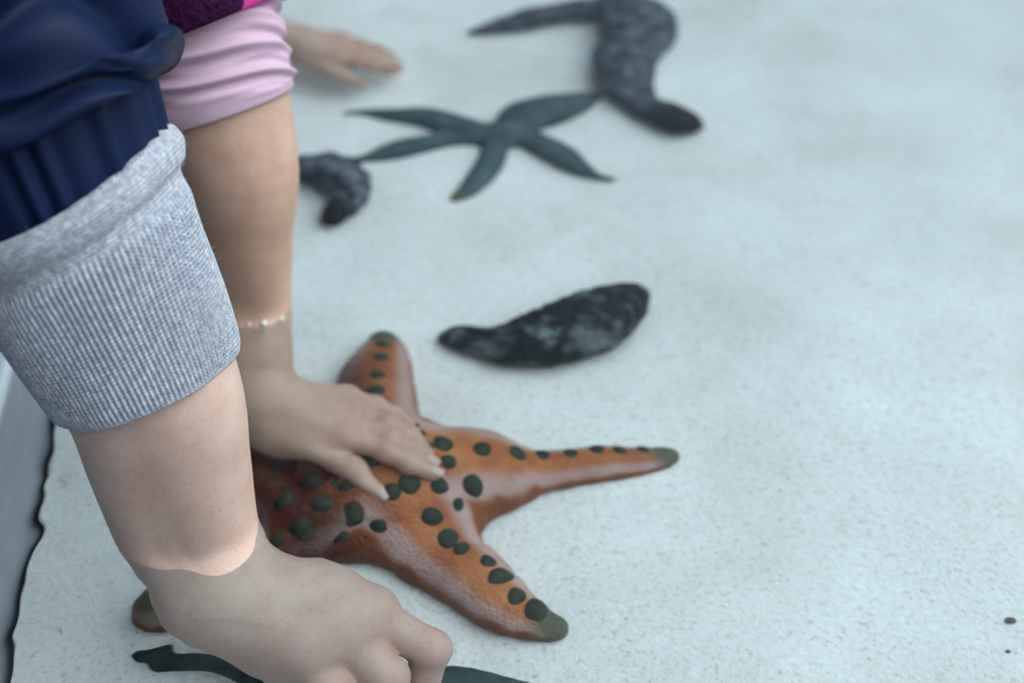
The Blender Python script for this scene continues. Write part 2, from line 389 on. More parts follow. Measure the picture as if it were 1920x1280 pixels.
# ================================================================== sea stars
def edge_arm(pairs, tip, z, tr=0.35):
    """centre line and half widths of an arm from its two edges"""
    P = []; R = []
    for x0, y0, x1, y1 in pairs:
        a = uw(x0, y0, z); b = uw(x1, y1, z); P.append((a + b) / 2); R.append(np.linalg.norm((a - b)[:2]) / 2)
    t = uw(*tip, z); rt_ = R[-1] * tr; d = t - P[-1]; l = np.linalg.norm(d)
    P.append(P[-1] + d * max(0.1, (l - rt_) / l)); R.append(rt_)
    return P, R
def zoom2(v): return (500 + v[0] * .46875, v[1] * .46875)
def pr(up, lo): return [(*zoom2(a), *zoom2(b)) for a, b in zip(up, lo)]

def star(name, center, arms, crad, material, vz=0.8, h=0.0013, lift=0.25, kk=0.012, dome=None, wob=0.012, fat=1.0):
    arms = [(P, [q * fat for q in R]) for P, R in arms]
    allp = np.array([p for P, R in arms for p in P] + [center]); mr = 0.05
    lo = allp.min(0) - mr; hi = allp.max(0) + mr; lo[2] = -0.006; hi[2] = 0.05
    f = Field(lo, hi, h); cz = crad * vz * lift
    for P, R in arms:
        g = Field(lo, hi, h); q = [[*center[:2], crad * 0.8]] + [[p[0], p[1], r_] for p, r_ in zip(P, R)]
        S, Ls = spline(q, 40)
        for w_ in range(40): S[w_, 2] *= 1 + wob * math.sin(w_ * 1.9 + P[0][0] * 50) + wob * 0.7 * math.sin(w_ * 0.9 + P[0][1] * 90)
        g.chain([np.array([x, y, max(r_, .001) * vz * lift]) for x, y, r_ in S], np.maximum(S[:, 2], .001), 0.0, vz)
        f.merge(g, kk)
    if dome: f.cap((center[0], center[1], dome[0]), (center[0], center[1], dome[0] + 0.001), dome[1], dome[1], 0.02, 0.5)
    me = f.mesh(name, 2)
    V = np.empty(len(me.vertices) * 3); me.vertices.foreach_get('co', V); V = V.reshape(-1, 3)
    tip = np.zeros(len(V)); rel = np.full(len(V), 9.0)
    for P, R in arms:
        t = P[-1]; d = np.linalg.norm(V[:, :2] - t[:2], axis=1); tip = np.maximum(tip, np.clip(1.35 - d / 0.013, 0, 1))
        C = np.vstack([[center], P]); RR = [crad] + list(R)
        for i in range(len(C) - 1):
            a = C[i][:2]; b = C[i + 1][:2]; L2 = max(((b - a) ** 2).sum(), 1e-9)
            s = np.clip(((V[:, :2] - a) @ (b - a)) / L2, 0, 1); q = np.linalg.norm(V[:, :2] - a - s[:, None] * (b - a), axis=1) / (RR[i] + (RR[i + 1] - RR[i]) * s)
            rel = np.minimum(rel, q)
    sm = lambda v: np.clip(v, 0, 1) ** 2 * (3 - 2 * np.clip(v, 0, 1))
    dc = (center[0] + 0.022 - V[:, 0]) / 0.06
    fattr(me, 'tip', sm(tip)); fattr(me, 'side', sm((rel - 0.35) / 0.4) * sm((1.04 - rel) / 0.2)); fattr(me, 'edge', sm((rel - 0.88) / 0.15)); fattr(me, 'core_shade', sm(dc) * sm((0.13 - np.linalg.norm(V[:, :2] - center[:2], axis=1)) / 0.05))
    return me, V

# big knobbed orange star
z = 0.010
OR_C = uw(705, 905, 0.014)
z5 = lambda x, y: (400 + x * .46875, 750 + y * .46875)
armR = edge_arm([(872, 812, 855, 962), (930, 834, 935, 937), (986, 844, 995, 912), (1056, 841, 1062, 899), (1127, 833, 1130, 888), (1197, 833, 1200, 874), (1240, 829, 1243, 862)], (1272, 838), z, 0.8)
armD = edge_arm([(874, 962, 720, 1040), (903, 1022, 775, 1062), (940, 1053, 820, 1092), (975, 1090, 870, 1128), (1008, 1122, 930, 1158), (1040, 1143, 1000, 1178)], (1064, 1168), z, 0.8)
armU = edge_arm([(785, 800, 610, 790), (768, 740, 640, 715), (760, 690, 668, 668), (750, 645, 690, 640)], (717, 615), z, 0.75)
armL = edge_arm([(500, 960, 560, 1065), (415, 1010, 470, 1105), (330, 1065, 380, 1140), (275, 1100, 310, 1158)], (240, 1138), z, 0.8)
armH = edge_arm([(520, 860, 520, 985), (430, 835, 425, 935), (340, 815, 335, 890), (290, 812, 285, 862)], (258, 835), z, 0.7)
arms = [armR, armD, armU, armL, armH]
for P, R in arms: R[0] *= 0.92
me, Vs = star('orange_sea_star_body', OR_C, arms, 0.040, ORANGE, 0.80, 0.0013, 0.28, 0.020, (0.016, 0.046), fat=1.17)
root = thing('knobbed_sea_star', (OR_C[0], OR_C[1], 0), 'large orange sea star with rows of dark olive knobs, lying under the two reaching hands', 'sea star')
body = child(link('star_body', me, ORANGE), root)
bvh = BVHTree.FromPolygons([tuple(v) for v in Vs], [tuple(p.vertices) for p in me.polygons])
def surf(x, y, bvh=bvh, z0=0.02):
    z = z0
    for _ in range(12):
        p = uw(x, y, z); hit = bvh.ray_cast(Vector((p[0], p[1], 0.2)), Vector((0, 0, -1)))
        if hit[0] is None: break
        z = 0.5 * z + 0.5 * hit[0].z
    return (np.array(hit[0]), np.array(hit[1])) if hit[0] is not None else (uw(x, y, z0), np.array([0, 0, 1.]))
# knob: low blunt cone
pr_ = [(1.5, -0.9), (1.25, -0.3), (1.08, 0.0), (0.88, 0.28), (0.66, 0.55), (0.42, 0.76), (0.2, 0.86), (0.0001, 0.89)]
V = []; Q = []
for r, z_ in pr_:
    for k in range(14): a = k * 2 * math.pi / 14; V.append((r * 1.12 * math.cos(a) * (1 + 0.06 * math.sin(3 * a)), r * 1.12 * math.sin(a), z_ * 0.72))
for i in range(len(pr_) - 1):
    for k in range(14): Q.append((i * 14 + k, i * 14 + (k + 1) % 14, (i + 1) * 14 + (k + 1) % 14, (i + 1) * 14 + k))
kme = mesh_np('knob', V, Q); kme.materials.append(KNOB); kme.polygons.foreach_set('use_smooth', [True] * len(kme.polygons))
knobs = [(828, 832, 5.4), (903, 842, 4.8), (968, 850, 4.2), (1016, 853, 4), (1070, 849, 4), (1120, 842, 3.6), (1162, 844, 3.4), (1206, 842, 3),
         (838, 866, 4.4), (884, 908, 5.2), (798, 836, 3.2), (808, 965, 4.6), (838, 1004, 4.4), (864, 1027, 3.9), (914, 1050, 3.8), (936, 1078, 5), (968, 1116, 4.2), (1004, 1142, 5),
         (735, 920, 4.6), (768, 905, 4.8), (822, 910, 4), (858, 943, 3), (712, 982, 4.2), (646, 900, 4.8), (606, 945, 4.6), (662, 955, 4.6), (588, 897, 4.4), (640, 1003, 3.6),
         (712, 668, 3.6), (706, 700, 4), (703, 730, 4.6), (700, 762, 5), (716, 646, 3.4), (776, 796, 3), (786, 812, 3),
         (762, 862, 5), (700, 862, 5), (520, 1012, 4), (570, 985, 4.6), (470, 1030, 4), (430, 1060, 3.6), (380, 1085, 3.4), (520, 880, 4.6), (530, 935, 4.6)]
for x, y, r in knobs:
    p, n = surf(x, y)
    o = bpy.data.objects.new('knob', kme); COL.objects.link(o)
    q = Vector(n).lerp(Vector((0, 0, 1)), 0.3).to_track_quat('Z', 'Y')
    o.matrix_world = Matrix.Translation(Vector(p)) @ q.to_matrix().to_4x4() @ Matrix.Rotation(random.random() * 6, 4, 'Z') @ Matrix.Diagonal((r / 1000 * random.uniform(.9, 1.12), r / 1000 * random.uniform(.9, 1.12), r / 1000 * 0.85, 1))
    mw = o.matrix_world.copy(); o.parent = root; o.matrix_parent_inverse = Matrix.Translation(Vector(root.location)).inverted(); o.matrix_basis = mw

# slate blue star
zz = 0.005
C2 = uw(936, 253, 0.006)
s1 = edge_arm(pr([(850, 490), (760, 462), (650, 436), (520, 432), (400, 432)], [(800, 560), (700, 528), (620, 500), (500, 478), (400, 458)]), zoom2((300, 446)), zz, 0.5)
s2 = edge_arm(pr([(820, 520), (720, 528), (600, 545), (500, 566), (400, 602)], [(840, 565), (740, 575), (620, 605), (520, 622), (410, 630)]), zoom2((295, 632)), zz, 0.5)
s3 = edge_arm(pr([(865, 560), (850, 620), (822, 680), (780, 742)], [(970, 580), (948, 645), (895, 715), (825, 772)]), zoom2((738, 797)), zz, 0.5)
s4 = edge_arm(pr([(1020, 505), (1100, 535), (1190, 575), (1260, 632), (1330, 683)], [(985, 565), (1070, 598), (1150, 640), (1220, 680), (1310, 702)]), zoom2((1402, 708)), zz, 0.6)
s5 = edge_arm(pr([(930, 480), (990, 425), (1080, 398), (1180, 380), (1270, 364)], [(1040, 530), (1090, 512), (1170, 490), (1250, 452), (1310, 402)]), zoom2((1345, 368)), zz, 0.6)
me, V2 = star('slate_star', C2, [s1, s2, s3, s4, s5], 0.019, SLATE, 0.75, 0.0016, 0.3, 0.006, fat=1.05)
tag(link('smooth_sea_star', me, SLATE), 'slim slate-blue five-armed sea star spread on pale sand, its arm touching the S-shaped sea cucumber', 'sea star')

# dark green star held by the near hand
C3 = uw(640, 1318, 0.010)
g1 = edge_arm([(560, 1262, 560, 1330), (460, 1228, 455, 1268), (360, 1216, 355, 1246), (290, 1212, 288, 1238)], (246, 1222), 0.008, 0.8)
g2 = edge_arm([(600, 1250, 690, 1262), (650, 1190, 705, 1205), (690, 1135, 722, 1142)], (713, 1096), 0.006, 0.6)
g3 = edge_arm([(760, 1266, 740, 1345), (850, 1252, 840, 1320), (930, 1262, 920, 1312), (1010, 1276, 1000, 1308)], (1075, 1294), 0.008, 0.6)
g4 = edge_arm([(560, 1390, 640, 1400), (520, 1460, 580, 1480)], (535, 1520), 0.008, 0.6)
g5 = edge_arm([(780, 1370, 700, 1400), (860, 1450, 800, 1480)], (870, 1510), 0.008, 0.6)
me, V3 = star('green_star', C3, [g1, g2, g3, g4, g5], 0.024, DKGREEN, 0.8, 0.0014, 0.35, 0.006, fat=1.25)
tag(link('dark_sea_star', me, DKGREEN), 'dark green smooth sea star gripped by the nearest hand at the bottom edge', 'sea star')

# ================================================================== sea cucumbers
def cucumber(name, up, lo, conv, material, label, z=0.008, flat=0.85, tipA=0.0, tipB=1.0, lump=0.08, seed=1):
    pts = []
    for a, b in zip(up, lo):
        p = uw(*conv(a), z); q = uw(*conv(b), z); pts.append([*((p + q) / 2)[:2], 0, np.linalg.norm((p - q)[:2]) / 2])
    P, Ltot = spline(pts, 150); r = np.maximum(P[:, 3], 0.0012); C = P[:, :3].copy(); C[:, 2] = r * flat * 0.92
    X, Y, T = frames(C, (0, 0, 1))       # X is up
    n = 64; th = np.linspace(0, 2 * math.pi, n, endpoint=False); rs = np.random.RandomState(seed)
    R = np.repeat(r[:, None], n, 1); s = np.linspace(0, 1, 150)
    for k in range(26):
        fs = rs.uniform(6, 55); ft = rs.randint(1, 7); R *= 1 + lump / 5 * np.sin(fs * s[:, None] * 6.28 / 3 + ft * th[None] + rs.uniform(0, 6))
    R *= 1 + (flat - 1) * np.cos(th)[None] ** 2
    R[0] *= 0.05; R[1] *= 0.6; R[-1] *= 0.05; R[-2] *= 0.55; R[-3] *= 0.85
    me = rings(name, C, R, X, Y)
    dk = np.repeat(np.maximum(np.clip((tipA - s) / 0.06, 0, 1), np.clip((s - tipB) / 0.06, 0, 1)), n); fattr(me, 'tip', dk)
    return tag(link(name, me, material), label, 'sea cucumber')
ident = lambda v: v
cucumber('sea_cucumber',
    [(800, 112), (900, 84), (1000, 58), (1100, 34), (1200, 18), (1310, 8), (1430, 4), (1545, 30), (1603, 105), (1575, 190), (1545, 262), (1535, 320), (1570, 395), (1640, 428), (1710, 458), (1768, 488)],
    [(800, 124), (900, 120), (1000, 114), (1100, 98), (1210, 80), (1290, 78), (1365, 96), (1388, 130), (1368, 180), (1330, 230), (1302, 290), (1345, 370), (1440, 440), (1530, 490), (1640, 525), (1755, 505)],
    zoom2, CUC_GREY, 'long grey mottled sea cucumber bent in an S, beyond the slate-blue star', z=0.012, tipB=0.86, lump=0.05, seed=3)
cucumber('sea_cucumber',
    [(-150, 700), (0, 655), (110, 636), (220, 632), (330, 658), (398, 712), (408, 765), (370, 815), (310, 862), (262, 884)],
    [(-150, 760), (0, 715), (110, 712), (180, 735), (232, 768), (256, 790), (255, 808), (232, 828), (205, 856), (196, 880)],
    zoom2, CUC_GREY, 'short curled grey sea cucumber half hidden behind the bare forearm below the pink sleeve', z=0.01, tipB=0.84, seed=5)
z8 = lambda v: (780 + v[0] * .2604, 500 + v[1] * .2604)
cucumber('sea_cucumber',
    [(138, 432), (290, 400), (480, 425), (700, 400), (900, 348), (1100, 285), (1270, 205), (1400, 140), (1500, 98), (1590, 80), (1632, 88)],
    [(170, 470), (290, 560), (470, 625), (660, 700), (860, 712), (1080, 675), (1290, 585), (1430, 450), (1530, 320), (1600, 215), (1650, 150)],
    z8, CUC_DARK, 'stubby black and pale grey crescent sea cucumber lying alone in mid sand', z=0.012, flat=0.62, tipB=0.80, lump=0.022, seed=9)

# small things on the sand
for x, y, r, lab in ((1896, 1156, 0.0021, 'tiny dark brown oval pebble on sand at the right edge'), (1893, 1214, 0.0010, 'speck-sized reddish pebble on sand just below the oval pebble')):
    p = uw(x, y, 0.002); V = []; Q = []
    for i in range(9):
        for k in range(14):
            a = math.pi * i / 8; t = k * 2 * math.pi / 14
            V.append((p[0] + r * 1.3 * max(math.sin(a), .01) * math.cos(t), p[1] + r * max(math.sin(a), .01) * math.sin(t) * (1 + .15 * math.cos(2 * t)), sandz(p[0], p[1]) + r * .6 - r * .8 * math.cos(a)))
    for i in range(8):
        for k in range(14): Q.append((i * 14 + k, i * 14 + (k + 1) % 14, (i + 1) * 14 + (k + 1) % 14, (i + 1) * 14 + k))
    tag(link('pebble', mesh_np('pebble', V, Q), PEBBLE), lab, 'pebble')

# ================================================================== people
def knuckle_attr(me, pts, rad):
    V = np.empty(len(me.vertices) * 3); me.vertices.foreach_get('co', V); V = V.reshape(-1, 3); a = np.zeros(len(V))
    for p, r in zip(pts, rad): a = np.maximum(a, np.clip(1.15 - np.linalg.norm(V - p, axis=1) / r, 0, 1) ** 0.8)
    fattr(me, 'knuckle', a)
def nail(tip, prev, r, parent, up=(0, 0, 1)):
    """oval plate on the back of the last finger segment, near its end"""
    T = np.array(tip) - np.array(prev); T /= np.linalg.norm(T); U = np.array(up, float) - T * (T @ np.array(up, float)); U /= np.linalg.norm(U); S = np.cross(T, U)
    V = []; Q = []; nu, nv = 9, 7
    for i in range(nu):
        for j in range(nv):
            u = (i / (nu - 1)) * 2 - 1; v = (j / (nv - 1)) * 2 - 1; w = 0.6 * math.sqrt(max(0.0, 1 - 0.55 * u ** 4)) * (1 if abs(u) < 1 else 0.7)
            a = v * w * 1.15; V.append(np.array(tip) + T * (r * 0.95 * u * .8 + r * 0.12) + r * 1.03 * (U * math.cos(a) + S * math.sin(a)) - U * r * (0.10 * max(0, u) ** 2 + 0.0))
    for i in range(nu - 1):
        for j in range(nv - 1): Q.append((i * nv + j, i * nv + j + 1, (i + 1) * nv + j + 1, (i + 1) * nv + j))
    o = link('fingernail', mesh_np('fingernail', V, Q), NAIL); sm = o.modifiers.new('s', 'SOLIDIFY'); sm.thickness = 0.0006; sm.offset = -1
    return child(o, parent)

def hand(f, wrist, carp, fingers, palm_k=0.010, fk=0.0022, up=np.array([0, 0, 1.0])):
    """fingers: (joints, radii) from knuckle to tip; separate fields so that neighbours do not web together"""
    for a, ra in carp: f.cap(wrist[0], a, wrist[1], ra, palm_k)
    for J, R in fingers:
        base = J[0]
        near = min(carp, key=lambda c: np.linalg.norm(c[0] - base))
        f.cap(near[0], base, near[1] * 0.9, R[0] * 1.05, palm_k)
        f.cap(wrist[0], base, wrist[1] * 0.72, R[0] * 1.0, palm_k)
    for J, R in fingers:                                   # tendons and knuckle heads under the skin of the back of the hand
        t0 = R[0] * 0.30; a = wrist[0] + (J[0] - wrist[0]) * 0.25 + up * (wrist[1] * .80 - t0); b_ = J[0] + up * (R[0] * 1.10 - t0)
        f.cap(a, b_, t0, t0, R[0] * 0.5); f.cap(J[0] + up * R[0] * 0.12, J[0] + up * R[0] * 0.12 + 1e-5, R[0] * 1.03, R[0] * 1.03, R[0] * 0.4)
    for (J, R), (J2, R2) in zip(fingers[:-1], fingers[1:]):
        if np.linalg.norm(J[0] - J2[0]) < 0.035: f.cap(J[0], J2[0], R[0] * 0.92, R2[0] * 0.92, palm_k * .7)
def add_fingers(f, fingers, lo, hi, h, fk):
    for J, R in fingers:
        g = Field(f.lo, f.lo + (f.n - 1) * f.h - 1e-9, f.h); g.D = np.full(f.n, 0.05, np.float32)
        g.chain(J, R, 0.003)
        for j, r in zip(J[1:-1], R[1:-1]): g.cap(j, j + 1e-5, r * 1.06, r * 1.06, 0.003)     # knuckle swell
        f.merge(g, fk)

def person_arm(name, forearm, wrist, carp, fingers, thumb, h, material, root, nails, palm_k=0.010, extra=(), up=(0, 0, 1), fk=0.002, side=np.array([1., 0, 0])):
    P = np.array([q[0] for q in forearm] + [c[0] for c in carp] + [j for J, R in fingers + [thumb] for j in J]); mr = 0.05
    lo = P.min(0) - mr; hi = P.max(0) + mr
    f = Field(lo, hi, h)
    A = [np.r_[p, rr] for p, *rr in forearm]; A = [np.r_[a, 0.0] if len(a) == 4 else a for a in A]
    S, _ = spline(A, 26)                                    # half width = radius + spread, half thickness = radius
    for sg in (-1, 0, 1): f.chain([q[:3] + sg * q[4] * side for q in S], S[:, 3], 0.0015)
    for a, ra, b_, rb in extra: f.cap(a, b_, ra, rb, palm_k)
    hand(f, wrist, carp, fingers, palm_k)
    add_fingers(f, fingers, lo, hi, h, fk)
    J, R = thumb; f.cap(J[0], J[1], R[0], R[1], palm_k * 0.8); add_fingers(f, [(J[1:], R[1:])], lo, hi, h, fk)
    me = f.mesh(name, 4)
    kp = [j for J, R in fingers for j in J[:2]]; kr = [R[0] * 1.9 for J, R in fingers for _ in (0, 1)]
    knuckle_attr(me, kp + [J[-1] for J, R in fingers], kr + [R[-1] * 1.6 for J, R in fingers])
    o = child(link(name, me, material), root)
    for J, R in nails: nail(J[-1], J[-2], R[-1], root, up)
    return o

# ---- the nearest person: left hand gripping the dark star
A0 = WN; A1 = air(281, 722, 0.500); A2 = air(146, 430, 0.474); A3 = air(30, 150, 0.452)
near = thing('person', (-0.46, 0.42, -0.6), 'nearest person in navy jacket with grey ribbed cuff, hand gripping the dark green star', 'person')
w = uw(418, 1112, 0.070)
nf = [([uw(688, 1152, .056), uw(806, 1217, .044), uw(786, 1300, .020), uw(765, 1335, .012)], [.0112, .0088, .0078, .0066]),
      ([uw(640, 1182, .058), uw(722, 1268, .047), uw(722, 1350, .026), uw(705, 1385, .016)], [.0120, .0098, .0086, .0072]),
      ([uw(572, 1212, .056), uw(622, 1300, .046), uw(640, 1385, .026), uw(640, 1415, .016)], [.0122, .0102, .0088, .0074]),
      ([uw(510, 1206, .050), uw(575, 1315, .036), uw(600, 1372, .022), uw(610, 1395, .016)], [.0118, .0095, .0082, .0070])]
nt_ = ([uw(440, 1150, .050), uw(490, 1205, .036), uw(560, 1290, .026), uw(600, 1330, .022)], [.0160, .0115, .0090, .0075])
Wd = (w - A0) / np.linalg.norm(w - A0)
fore = [(A2, .036, .006), (A1, .0315, .006), (A0 * .5 + A1 * .5, .0270, .008), (A0, .0215, .0105), (A0 * .45 + w * .55, .0195, .0095), (w, .0180, .0070)]
carp = [(uw(520, 1110, .060), .0160), (uw(470, 1150, .058), .0175), (uw(600, 1112, .058), .0115)]
person_arm('arm', fore, (w, .0225), carp, nf, nt_, 0.0012, SKIN_NEAR, near, nf[:1], 0.014)

# ---- knitted cuff
def sleeve(name, ctrl, prof, material, parent, nu_scale=1.0, n=360, fn=None, attrs=None, ref=(1, 0, 0)):
    """prof: (arc position along the axis, radius) list, swept round the axis ctrl"""
    S, Rr = np.array(prof).T
    C, Lt = spline(ctrl, S); 
    Cd, _ = spline(ctrl, np.linspace(0, Lt, 200)); Xd, Yd, Td = frames(Cd, ref); sd = np.linspace(0, Lt, 200)
    ip = lambda A: np.stack([np.interp(S, sd, A[:, k]) for k in range(3)], 1)
    X = ip(Xd); Y = ip(Yd); X /= np.linalg.norm(X, axis=1)[:, None]; Y /= np.linalg.norm(Y, axis=1)[:, None]
    T = ip(Td); th = np.linspace(0, 2 * math.pi, n, endpoint=False)
    R = np.repeat(Rr[:, None], n, 1); dS = np.zeros_like(R)
    if fn: R, dS = fn(S[:, None], th[None], R, np.arange(len(S))[:, None] / len(S))
    V = C[:, None] + R[:, :, None] * (np.cos(th)[None, :, None] * X[:, None] + np.sin(th)[None, :, None] * Y[:, None]) + dS[:, :, None] * T[:, None]
    nu = len(S); i, j = np.meshgrid(np.arange(nu - 1), np.arange(n), indexing='ij'); j2 = (j + 1) % n
    Q = np.stack([i * n + j, i * n + j2, (i + 1) * n + j2, (i + 1) * n + j], -1).reshape(-1, 4)
    me = mesh_np(name, V.reshape(-1, 3), Q)
    if attrs:
        for k, v in attrs(S[:, None], th[None], R).items(): fattr(me, k, np.broadcast_to(v, R.shape).ravel())
    return child(link(name, me, material), parent)
def dense(prof, step=0.0008):
    out = [prof[0]]
    for a, b in zip(prof[:-1], prof[1:]):
        l = math.hypot(b[0] - a[0], b[1] - a[1]); k = max(1, int(l / step))
        for i in range(1, k + 1): t = i / k; out.append((a[0] + (b[0] - a[0]) * t, a[1] + (b[1] - a[1]) * t))
    return out
def smoothprof(p, it=6):
    A = np.array(p)
    for _ in range(it): A[1:-1] = A[:-2] * .25 + A[1:-1] * .5 + A[2:] * .25
    return [tuple(x) for x in A]
# axis from the cuff's lower hem upwards
cuff_axis = [A1, A2, A3]
NR = 122
CL = np.linalg.norm(A2 - A1)
prof = smoothprof(dense([(0.022, .0368), (0.0008, .0374), (0.0, .0382), (0.0006, .0400), (0.006, .0415), (CL * .5, .0455), (CL * .86, .0482), (CL * .93, .0472), (CL * 1.0, .0470),
                         (CL * 1.03, .0505), (CL * 1.12, .0525), (CL * 1.20, .0500), (CL * 1.22, .0460), (CL * 1.16, .0430)]))
def tilt(th): return -0.010 * np.cos(th)
def cuff_fn(S, th, R, u):
    band = np.clip((CL * .95 - S) / 0.006, 0, 1) * np.clip((S - 0.0012) / 0.003, 0, 1) * (u > 0.12)
    ph = NR * th + 1.1 * np.sin(S * 70 + th * 2)
    R = R + band * 0.00042 * np.sin(ph)
    R = R + 0.0007 * np.sin(3 * th + S * 60) + 0.0005 * np.sin(7 * th - S * 90 + 1) + 0.0008 * np.clip((S - CL * .9) / 0.01, 0, 1) * np.sin(3 * th + 2.0)
    s = np.clip(S / CL, 0, 1.3)
    return R, s * (0.009 * np.cos(th) + 0.003 * np.sin(2 * th + 1)) 
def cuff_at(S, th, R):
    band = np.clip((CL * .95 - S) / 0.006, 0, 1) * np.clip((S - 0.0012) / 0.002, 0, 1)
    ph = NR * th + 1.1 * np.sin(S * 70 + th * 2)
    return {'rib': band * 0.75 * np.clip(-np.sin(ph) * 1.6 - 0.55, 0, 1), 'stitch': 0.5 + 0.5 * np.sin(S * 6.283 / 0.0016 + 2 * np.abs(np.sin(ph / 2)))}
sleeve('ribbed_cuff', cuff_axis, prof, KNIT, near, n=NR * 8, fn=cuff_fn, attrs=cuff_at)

# loose cotton fibres standing off the cuff
cuff = bpy.data.objects['ribbed_cuff']; cm = cuff.data; co = np.empty(len(cm.vertices) * 3); cm.vertices.foreach_get('co', co); co = co.reshape(-1, 3)
no = np.empty(len(cm.vertices) * 3); cm.vertex_normals.foreach_get('vector', no); no = no.reshape(-1, 3)
V = []; Q = []; axd = (A2 - A1) / CL
for k in rng.randint(0, len(co), 2600):
    p = co[k]; n_ = no[k]; rad = p - A1; rad = rad - axd * (rad @ axd)
    if n_ @ rad < 0: n_ = -n_
    d = n_ + rng.normal(0, .6, 3); d /= np.linalg.norm(d); ln = rng.uniform(.0008, .0026); sd = np.cross(d, rng.normal(0, 1, 3)); sd /= np.linalg.norm(sd); bd = np.cross(d, sd); b0 = len(V); cv = rng.normal(0, .5)
    for i in range(5):
        t = i / 4; c_ = p + d * ln * t + sd * ln * cv * t * t; w_ = 0.000032 * (1 - .6 * t)
        V += [c_ + bd * w_, c_ + sd * w_, c_ - bd * w_ - sd * w_]
    for i in range(4):
        for j in range(3): Q.append((b0 + i * 3 + j, b0 + i * 3 + (j + 1) % 3, b0 + i * 3 + 3 + (j + 1) % 3, b0 + i * 3 + 3 + j))
fz = child(link('cotton_fuzz', mesh_np('cotton_fuzz', V, Q), simple('cotton_fibre', (0.6, 0.65, 0.72), 0.9)), near); fz['kind'] = 'stuff'

# ---- navy jacket sleeve, elastic end, folds, up to the shoulder, and the torso
E1 = np.array([-0.255, 0.455, 0.43]); E2 = np.array([-0.38, 0.43, 0.56])
jax = [A1 + (A2 - A1) * .98, A3 + (A2 - A3) * .55, A3, A3 + (A3 - A2) * .45, E1, E2, np.array([-0.47, 0.40, 0.58])]
_, JL = spline(jax, 10)
f0 = 0.0
raw = [(0.030, .039), (0.004, .0415), (0.002, .0425), (0.004, .0435), (0.016, .0470), (0.034, .0490), (0.042, .0500), (0.043, .0570), (0.047, .0615), (0.056, .0625), (0.066, .0590), (0.070, .0560),
       (0.074, .0560), (0.082, .0600), (0.092, .0590), (0.100, .0570), (0.115, .0600), (0.14, .0610), (0.2, .066), (JL * .8, .085), (JL, .10)]
prof = smoothprof(dense(raw, 0.0012), 3)
def jac_fn(S, th, R, u):
    el = np.clip((0.046 - S) / 0.006, 0, 1)
    g = np.sin(26 * th + 1.3 * np.sin(5 * th)) * (0.6 + 0.4 * np.sin(9 * th + 1))
    R = R + el * 0.0016 * g
    up_ = np.clip((S - 0.042) / 0.006, 0, 1)
    sw = S + 0.012 * np.sin(th + 0.6) + 0.004 * np.sin(3 * th)
    fold = 0.0042 * np.sin(sw * 6.283 / 0.027 + 0.8 * np.sin(2 * th)) + 0.0018 * np.sin(sw * 6.283 / 0.013 + 2.2 * np.sin(2 * th + 1)) + 0.002 * np.sin(5 * th + S * 90)
    R = R + up_ * fold * (0.8 + 0.5 * np.sin(th * 2 + S * 40))
    return R, 0.009 * np.cos(th) + up_ * (0.004 * np.sin(3 * th + 1) + 0.003 * np.sin(6 * th)) - 0.004 * up_ * np.cos(th)
sleeve('jacket_sleeve', jax, prof, NAVY, near, n=420, fn=jac_fn)
def torso(name, pts, material, parent, n=96, amp=0.006, seed=2):
    """pts: centre x, y, z and two half axes"""
    P, Lt = spline(pts, 90); th = np.linspace(0, 2 * math.pi, n, endpoint=False); V = []
    for i, (x, y, z, a, b) in enumerate(P):
        for t in th:
            k = 1 + amp / a * (math.sin(3 * t + z * 40 + seed) + 0.6 * math.sin(7 * t - z * 75)); V.append((x + a * k * math.cos(t), y + b * k * math.sin(t), z))
    i, j = np.meshgrid(np.arange(89), np.arange(n), indexing='ij'); j2 = (j + 1) % n
    Q = np.stack([i * n + j, i * n + j2, (i + 1) * n + j2, (i + 1) * n + j], -1).reshape(-1, 4)
    return child(link(name, mesh_np(name, V, Q), material), parent)
torso('jacket', [(-0.60, .38, -.05, .10, .12), (-0.58, .38, .15, .12, .13), (-0.55, .38, .35, .13, .14), (-0.52, .38, .52, .125, .14), (-0.50, .38, .62, .10, .12), (-0.49, .38, .67, .055, .075)], NAVY, near)

# ---- the child beyond: hand spread on the orange star
far = thing('person', (-0.40, 0.68, -0.6), 'child in pale pink rolled sleeve and magenta purple top, open hand on the orange star', 'person')
B0 = WF; B1 = air(448, 320, 0.628); B2 = air(405, 160, 0.612); B3 = air(366, -30, 0.598)
w2 = uw(487, 742, 0.058)
ff = [([uw(645, 745, .046), uw(702, 757, .045), uw(740, 775, .041), uw(768, 795, .036)], [.0072, .0058, .0052, .0045]),
      ([uw(655, 770, .049), uw(728, 792, .049), uw(765, 815, .044), uw(796, 848, .037)], [.0075, .0062, .0056, .0048]),
      ([uw(655, 796, .051), uw(735, 824, .050), uw(775, 842, .044), uw(806, 866, .038)], [.0076, .0064, .0057, .0049]),
      ([uw(645, 822, .051), uw(728, 848, .050), uw(772, 872, .045), uw(812, 889, .039)], [.0078, .0066, .0058, .0050])]
ft = ([uw(520, 815, .048), uw(600, 848, .048), uw(662, 880, .045), uw(714, 928, .037)], [.0120, .0080, .0064, .0052])
fore = [(B2, .036, 0), (B1, .0310, 0), (B0 * .45 + B1 * .55, .0235, .002), (B0, .0165, .0045), (B0 * .4 + w2 * .6, .0155, .004), (w2, .0150, .003)]
carp = [(uw(560, 765, .053), .0125), (uw(555, 800, .050), .0125), (uw(510, 800, .046), .0150)]
person_arm('arm', fore, (w2, .0170), carp, ff, ft, 0.0011, SKIN_FAR, far, ff[1:] + [ft], 0.010)
